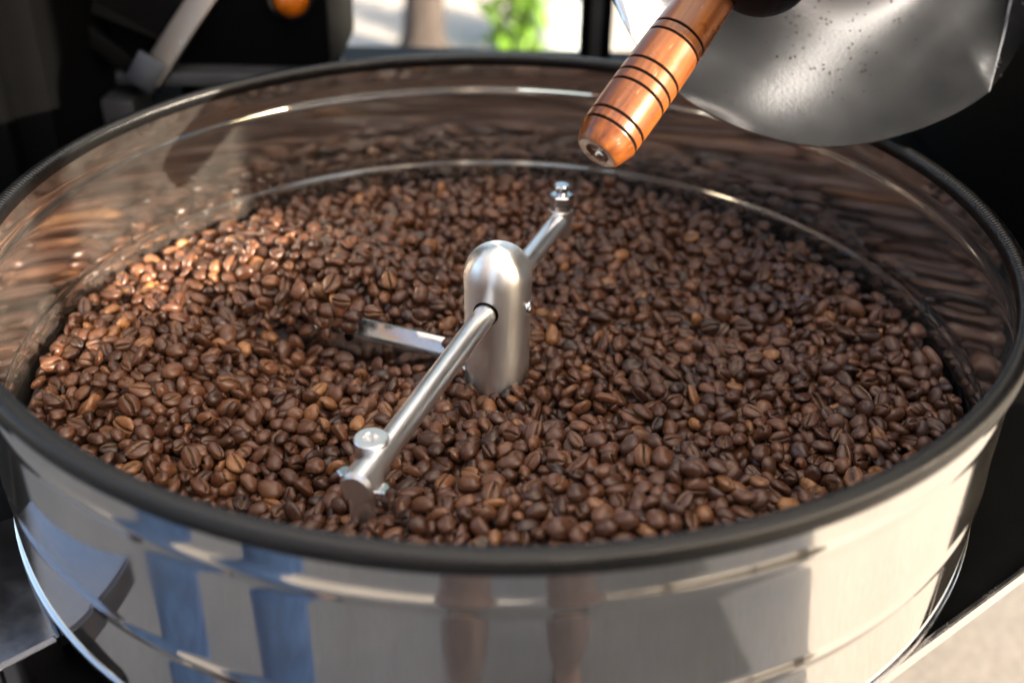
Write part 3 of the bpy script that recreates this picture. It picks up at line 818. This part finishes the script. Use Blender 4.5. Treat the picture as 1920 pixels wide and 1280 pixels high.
# ------------------------------------------------------------------ tree and plant beyond
def leaf_mesh(name, centers, size, seed, mat, parent, droop=.4):
    r_ = np.random.default_rng(seed); V, Fc = [], []
    for c in centers:
        d = r_.normal(0, 1, 3); d[2] -= droop; d /= np.linalg.norm(d); up = r_.normal(0, 1, 3); s_ = np.cross(d, up); s_ /= np.linalg.norm(s_); nn_ = np.cross(s_, d)
        L = size * r_.uniform(.7, 1.3); b0 = len(V); c = np.array(c)
        for t_, w_, h_ in ((0, .03, 0), (.3, .22, .04), (.65, .2, .03), (1, .01, -.08)):
            V += [c + d * L * t_ + s_ * w_ * L, c + d * L * t_ + nn_ * h_ * L * 1.5, c + d * L * t_ - s_ * w_ * L]
        for k in range(3):
            q = b0 + k * 3; Fc += [(q, q + 1, q + 4, q + 3), (q + 1, q + 2, q + 5, q + 4)]
    return mesh_obj(name, V, Fc, mat, parent, True, 80)
def mat_leaf(name, col):
    m, nt, b = new_mat(name); v = coords(nt); n = noise(nt, v, 8, 3)
    nt.links.new(ramp(nt, n, [(.3, tuple(c * .6 for c in col)), (.7, tuple(c * 1.3 for c in col))]), b.inputs['Base Color'])
    b.inputs['Roughness'].default_value = .5; b.inputs['Subsurface Weight'].default_value = 0
    tr = N(nt, 'ShaderNodeBsdfTranslucent'); tr.inputs[0].default_value = (col[0] * 2.0, col[1] * 1.5, col[2] * 1.6, 1)
    ms = N(nt, 'ShaderNodeMixShader'); ms.inputs[0].default_value = .45
    nt.links.new(b.outputs[0], ms.inputs[1]); nt.links.new(tr.outputs[0], ms.inputs[2]); nt.links.new(ms.outputs[0], nt.nodes['Material Output'].inputs[0]); return m
bark = mat_plain('grey_brown_bark', (.032, .025, .023), .9, .4, 14, .8, .02, 30)
tp = aty(792, 95, 3.05); tree = tag(empty('street_tree', (tp[0], 3.05, GZ)), 'blurred grey-brown tree trunk standing on the sunny pavement behind', 'tree')
tr_prof = [(.10, 0), (.065, .08), (.050, .35), (.045, 1.2), (.04, 2.2), (.025, 3.0)]
V, Fc = lathe_data(tr_prof, 20, mod=lambda i, j, r, h: (r * (1 + .10 * math.sin(i * 1.9 + j)), h))
V = [v + np.array([.03 * math.sin(v[2] * 1.7), .02 * math.sin(v[2] * 2.3), 0]) for v in V]
mesh_obj('trunk', V, Fc, bark, tree, True, 80)
for k, (a_, z_) in enumerate(((.3, 1.9), (2.2, 2.2), (4.1, 2.5), (5.3, 2.0))):
    rod('limb', (0.02, 0, z_), (.7 * math.cos(a_), .7 * math.sin(a_), z_ + .8), .03, bark, tree, 10, r1=.012)
cen = [rng.normal(0, 1, 3) * [.65, .65, .42] + [0, 0, 3.1] for _ in range(1600)]
leaf_mesh('crown', cen, .12, 5, mat_leaf('tree_leaf', (.06, .11, .025)), tree)
pp = aty(965, 95, 3.15); pl = tag(empty('potted_plant', (pp[0], 3.15, GZ)), 'bright green leafy plant out of focus beyond the rim', 'plant')
lathe('pot', [(0, 0), (.10, 0), (.13, .16), (.135, .18), (.12, .18), (.115, .15), (0, .15)], 32, mat_plain('blue_grey_pot', (.25, .30, .32), .6), pl, (.13, .08, 0), caps=False)
for k in range(7):
    a_ = k * 2.4; rod('stem', (.03 * math.cos(a_), .03 * math.sin(a_), 0), (.16 * math.cos(a_), .10 * math.sin(a_), .42 + .05 * (k % 3)), .007, mat_plain('green_stem', (.10, .2, .03), .6), pl, 8, r1=.004)
cen = []
for k in range(150):
    t_ = rng.uniform(.02, 1) ** .8; a_ = rng.integers(0, 7) * 2.4; cen.append(np.array([.16 * t_ * math.cos(a_), .10 * t_ * math.sin(a_), .45 * t_]) + rng.normal(0, .035, 3))
leaf_mesh('foliage', cen, .085, 9, mat_leaf('fresh_leaf', (.11, .24, .03)), pl)

# ------------------------------------------------------------------ outside the frame, mirrored in the tray, or added to shape its light
h2 = SUN[:2] / np.linalg.norm(SUN[:2]); u2 = np.array([-h2[1], h2[0]]); u2 = u2 if u2[1] > 0 else -u2
TAN = SUN[2] / np.linalg.norm(SUN[:2]); SD = 1.55; top = -.030 + SD * TAN
scn = tag(empty('board_sun_screen', (*(h2 * SD), GZ)), 'unseen wooden board screen added to cut the sun patch, right of the photographer', 'sun_screen')  # unseen screen added to shade the tray except for the sun patch
swood = mat_plain('sun_screen_wood', (.22, .17, .12), .7, .3, 12, .2, .002, 40)
az_ = math.atan2(u2[1], u2[0])
edges_ = [-1.45 + k * .138 for k in range(10)] + [-.075, .045, .135, .225]
for e0, e1 in zip(edges_[:-1], edges_[1:]):
    tp_ = top if -.215 < e0 < .04 else top + .22
    box('board', (e1 - e0 - .0006, .02, tp_ - GZ - .03), swood, scn, (*(u2 * (e0 + e1) / 2), (tp_ - GZ) / 2 + .015), Matrix.Rotation(az_, 3, 'Z'), .0015)
for z_ in (.25, 1.1):
    box('rail', (1.675, .03, .06), swood, scn, (*(u2 * -.6125 + h2 * .026), z_), Matrix.Rotation(az_, 3, 'Z'), .002)
for uc in (-1.3, -.6, .15):
    box('foot', (.05, .4, .03), swood, scn, (*(u2 * uc), .0155), Matrix.Rotation(az_, 3, 'Z'), .002)

# unseen canvas roof added overhead: its sunlit slope lights the tray from above
def mat_fill_canvas():
    m, nt, b = new_mat('fill_canvas'); v = coords(nt)
    nt.links.new(ramp(nt, noise(nt, v, 3, 5, .6), [(.3, (.74, .74, .73)), (.7, (.84, .84, .83))]), b.inputs['Base Color']); b.inputs['Roughness'].default_value = .9
    b.inputs['Specular IOR Level'].default_value = .1
    tr = N(nt, 'ShaderNodeBsdfTranslucent'); tr.inputs[0].default_value = (.80, .82, .84, 1)
    ms = N(nt, 'ShaderNodeMixShader'); ms.inputs[0].default_value = .40
    nt.links.new(b.outputs[0], ms.inputs[1]); nt.links.new(tr.outputs[0], ms.inputs[2]); nt.links.new(ms.outputs[0], nt.nodes['Material Output'].inputs[0]); return m
can = tag(empty('fill_canopy', (0, 0, GZ)), 'unseen white canvas roof added to light the tray from above', 'fill_canopy')
cvs = mat_fill_canvas()
RX, RZ2, EX, EZ, LX, LZ = -.55, 2.85, 1.55, 1.92, -1.9, 2.25
for nm, xa, za, xb, zb in (('fill_panel', RX, RZ2, EX, EZ), ('fill_panel', RX, RZ2, LX, LZ)):
    V, Fc = [], []; nu, nv = 24, 24
    for i in range(nu + 1):
        for j in range(nv + 1):
            t_, q_ = i / nu, j / nv
            V.append((xa + (xb - xa) * t_, -1.3 + 2.6 * q_, za + (zb - za) * t_ - .06 * math.sin(math.pi * t_) * math.sin(math.pi * q_)))
    for i in range(nu):
        for j in range(nv):
            a = i * (nv + 1) + j; Fc.append((a, a + nv + 1, a + nv + 2, a + 1))
    mesh_obj(nm, V, Fc, cvs, can, True, 80)
for x_, y_, z_ in ((EX, -1.3, EZ), (EX, 1.3, EZ), (LX, -1.3, LZ), (LX, 1.3, LZ)):
    rod('pole', (x_, y_, 0), (x_, y_, z_), .02, M['strip'], can, 16)
rod('ridge_bar', (RX, -1.3, RZ2 - .02), (RX, 1.3, RZ2 - .02), .018, M['strip'], can, 16)

def skin(name, verts, edges, radii, mat, parent, sub=2):
    me = bpy.data.meshes.new(name); me.from_pydata(verts, edges, []); o = bpy.data.objects.new(name, me); COL.objects.link(o); o.parent = parent
    md = o.modifiers.new('skin', 'SKIN'); md.use_smooth_shade = True
    for v, r_ in zip(me.skin_vertices[0].data, radii): v.radius = r_ if isinstance(r_, tuple) else (r_, r_)
    me.skin_vertices[0].data[0].use_root = True
    o.modifiers.new('sub', 'SUBSURF').levels = sub; o.modifiers['sub'].render_levels = sub
    me.materials.append(mat); return o
skinm = mat_plain('skin', (.42, .25, .18), .5, .08, 20, 0); hairm = mat_plain('dark_hair', (.03, .02, .015), .6)
def person(loc, rz, trouser, shirt, label, hands_fwd, stance=.13):
    p = tag(empty('person', (loc[0], loc[1], GZ)), label, 'person'); p.rotation_euler.z = rz   # faces local +y
    s = stance
    V = [(0, 0, .95), (0, .0, 1.15), (0, .01, 1.38), (0, .01, 1.50), (0, .03, 1.60), (0, .03, 1.70)]
    E_ = [(0, 1), (1, 2), (2, 3), (3, 4), (4, 5)]; Rr = [(.15, .11), (.14, .10), (.16, .10), .05, (.075, .095), (.06, .08)]
    for sg in (-1, 1):
        b0 = len(V); V += [(sg * s * .75, 0, .90), (sg * s, .02, .50), (sg * (s + .01), -.01, .09), (sg * (s + .02), .13, .035)]
        Rr += [.085, .058, .042, .038]; E_ += [(0, b0), (b0, b0 + 1), (b0 + 1, b0 + 2), (b0 + 2, b0 + 3)]
        b1 = len(V)
        if hands_fwd: arm = [(sg * .19, .0, 1.40), (sg * .24, .02, 1.14), (sg * .10, .20, 1.10), (sg * .06, .235, 1.10)]
        else: arm = [(sg * .19, .0, 1.40), (sg * .25, -.02, 1.12), (sg * .26, .05, .88), (sg * .26, .07, .81)]
        V += arm; Rr += [.055, .043, .028, (.042, .022)]; E_ += [(2, b1), (b1, b1 + 1), (b1 + 1, b1 + 2), (b1 + 2, b1 + 3)]
        hnd = np.array(arm[3]); fd = hnd - np.array(arm[2]); fd /= np.linalg.norm(fd); sd_ = np.array([0, 1., 0]) if not hands_fwd else np.array([0, 0, 1.])
        for q in range(5):
            w0 = len(V); ofs = sd_ * (.028 - .018 * q); ln = (.05, .075, .08, .075, .055)[q]
            V += [tuple(hnd + ofs * .9 + fd * .03), tuple(hnd + ofs * 1.1 + fd * (.03 + ln * .6)), tuple(hnd + ofs * 1.1 + fd * (.03 + ln) - np.array([sg * .012, 0, 0]))]
            Rr += [.010, .009, .007]; E_ += [(b1 + 3, w0), (w0, w0 + 1), (w0 + 1, w0 + 2)]
    skin('body', V, E_, Rr, skinm, p)
    tv = [(0, 0, 1.0), (0, 0, .93)]; te = [(0, 1)]; tr_ = [(.165, .125), (.165, .125)]
    for sg in (-1, 1):
        b0 = len(tv); tv += [(sg * s * .75, 0, .84), (sg * s, .02, .50), (sg * (s + .01), 0, .10)]; tr_ += [.105, .082, .075]; te += [(1, b0), (b0, b0 + 1), (b0 + 1, b0 + 2)]
    skin('trousers', tv, te, tr_, trouser, p)
    sv = [(0, 0, .98), (0, 0, 1.2), (0, .01, 1.40), (0, .01, 1.47)]; se = [(0, 1), (1, 2), (2, 3)]; sr = [(.17, .13), (.16, .12), (.175, .115), .075]
    for sg in (-1, 1):
        b0 = len(sv); el = (sg * .235, .01, 1.18); sv += [(sg * .19, 0, 1.40), el]; sr += [.07, .062]; se += [(2, b0), (b0, b0 + 1)]
    skin('shirt', sv, se, sr, shirt, p)
    skin('hair', [(0, .0, 1.62), (0, .0, 1.70), (0, .03, 1.76)], [(0, 1), (1, 2)], [(.07, .075), (.09, .10), .06], hairm, p)
    for sg in (-1, 1):
        skin('shoe', [(sg * (s + .01), -.05, .04), (sg * (s + .015), .08, .04), (sg * (s + .02), .19, .03)], [(0, 1), (1, 2)], [.045, .05, .035], M['black'], p)
    return p
denim = mat_plain('blue_denim', (.085, .18, .40), .85, .35, 25, .3, .002, 500)
mauve = mat_plain('mauve_brown_cotton', (.26, .185, .17), .85, .25, 20, .3, .002, 500)
person((.085, -.93), 0, mauve, mat_plain('grey_shirt', (.22, .22, .22), .9), 'person in mauve-brown trousers standing behind the camera', True, .145)
person((-.57, -.53), math.radians(-50), denim, mat_plain('white_shirt', (.6, .6, .58), .9), 'person in blue jeans standing left of the camera', False, .14)
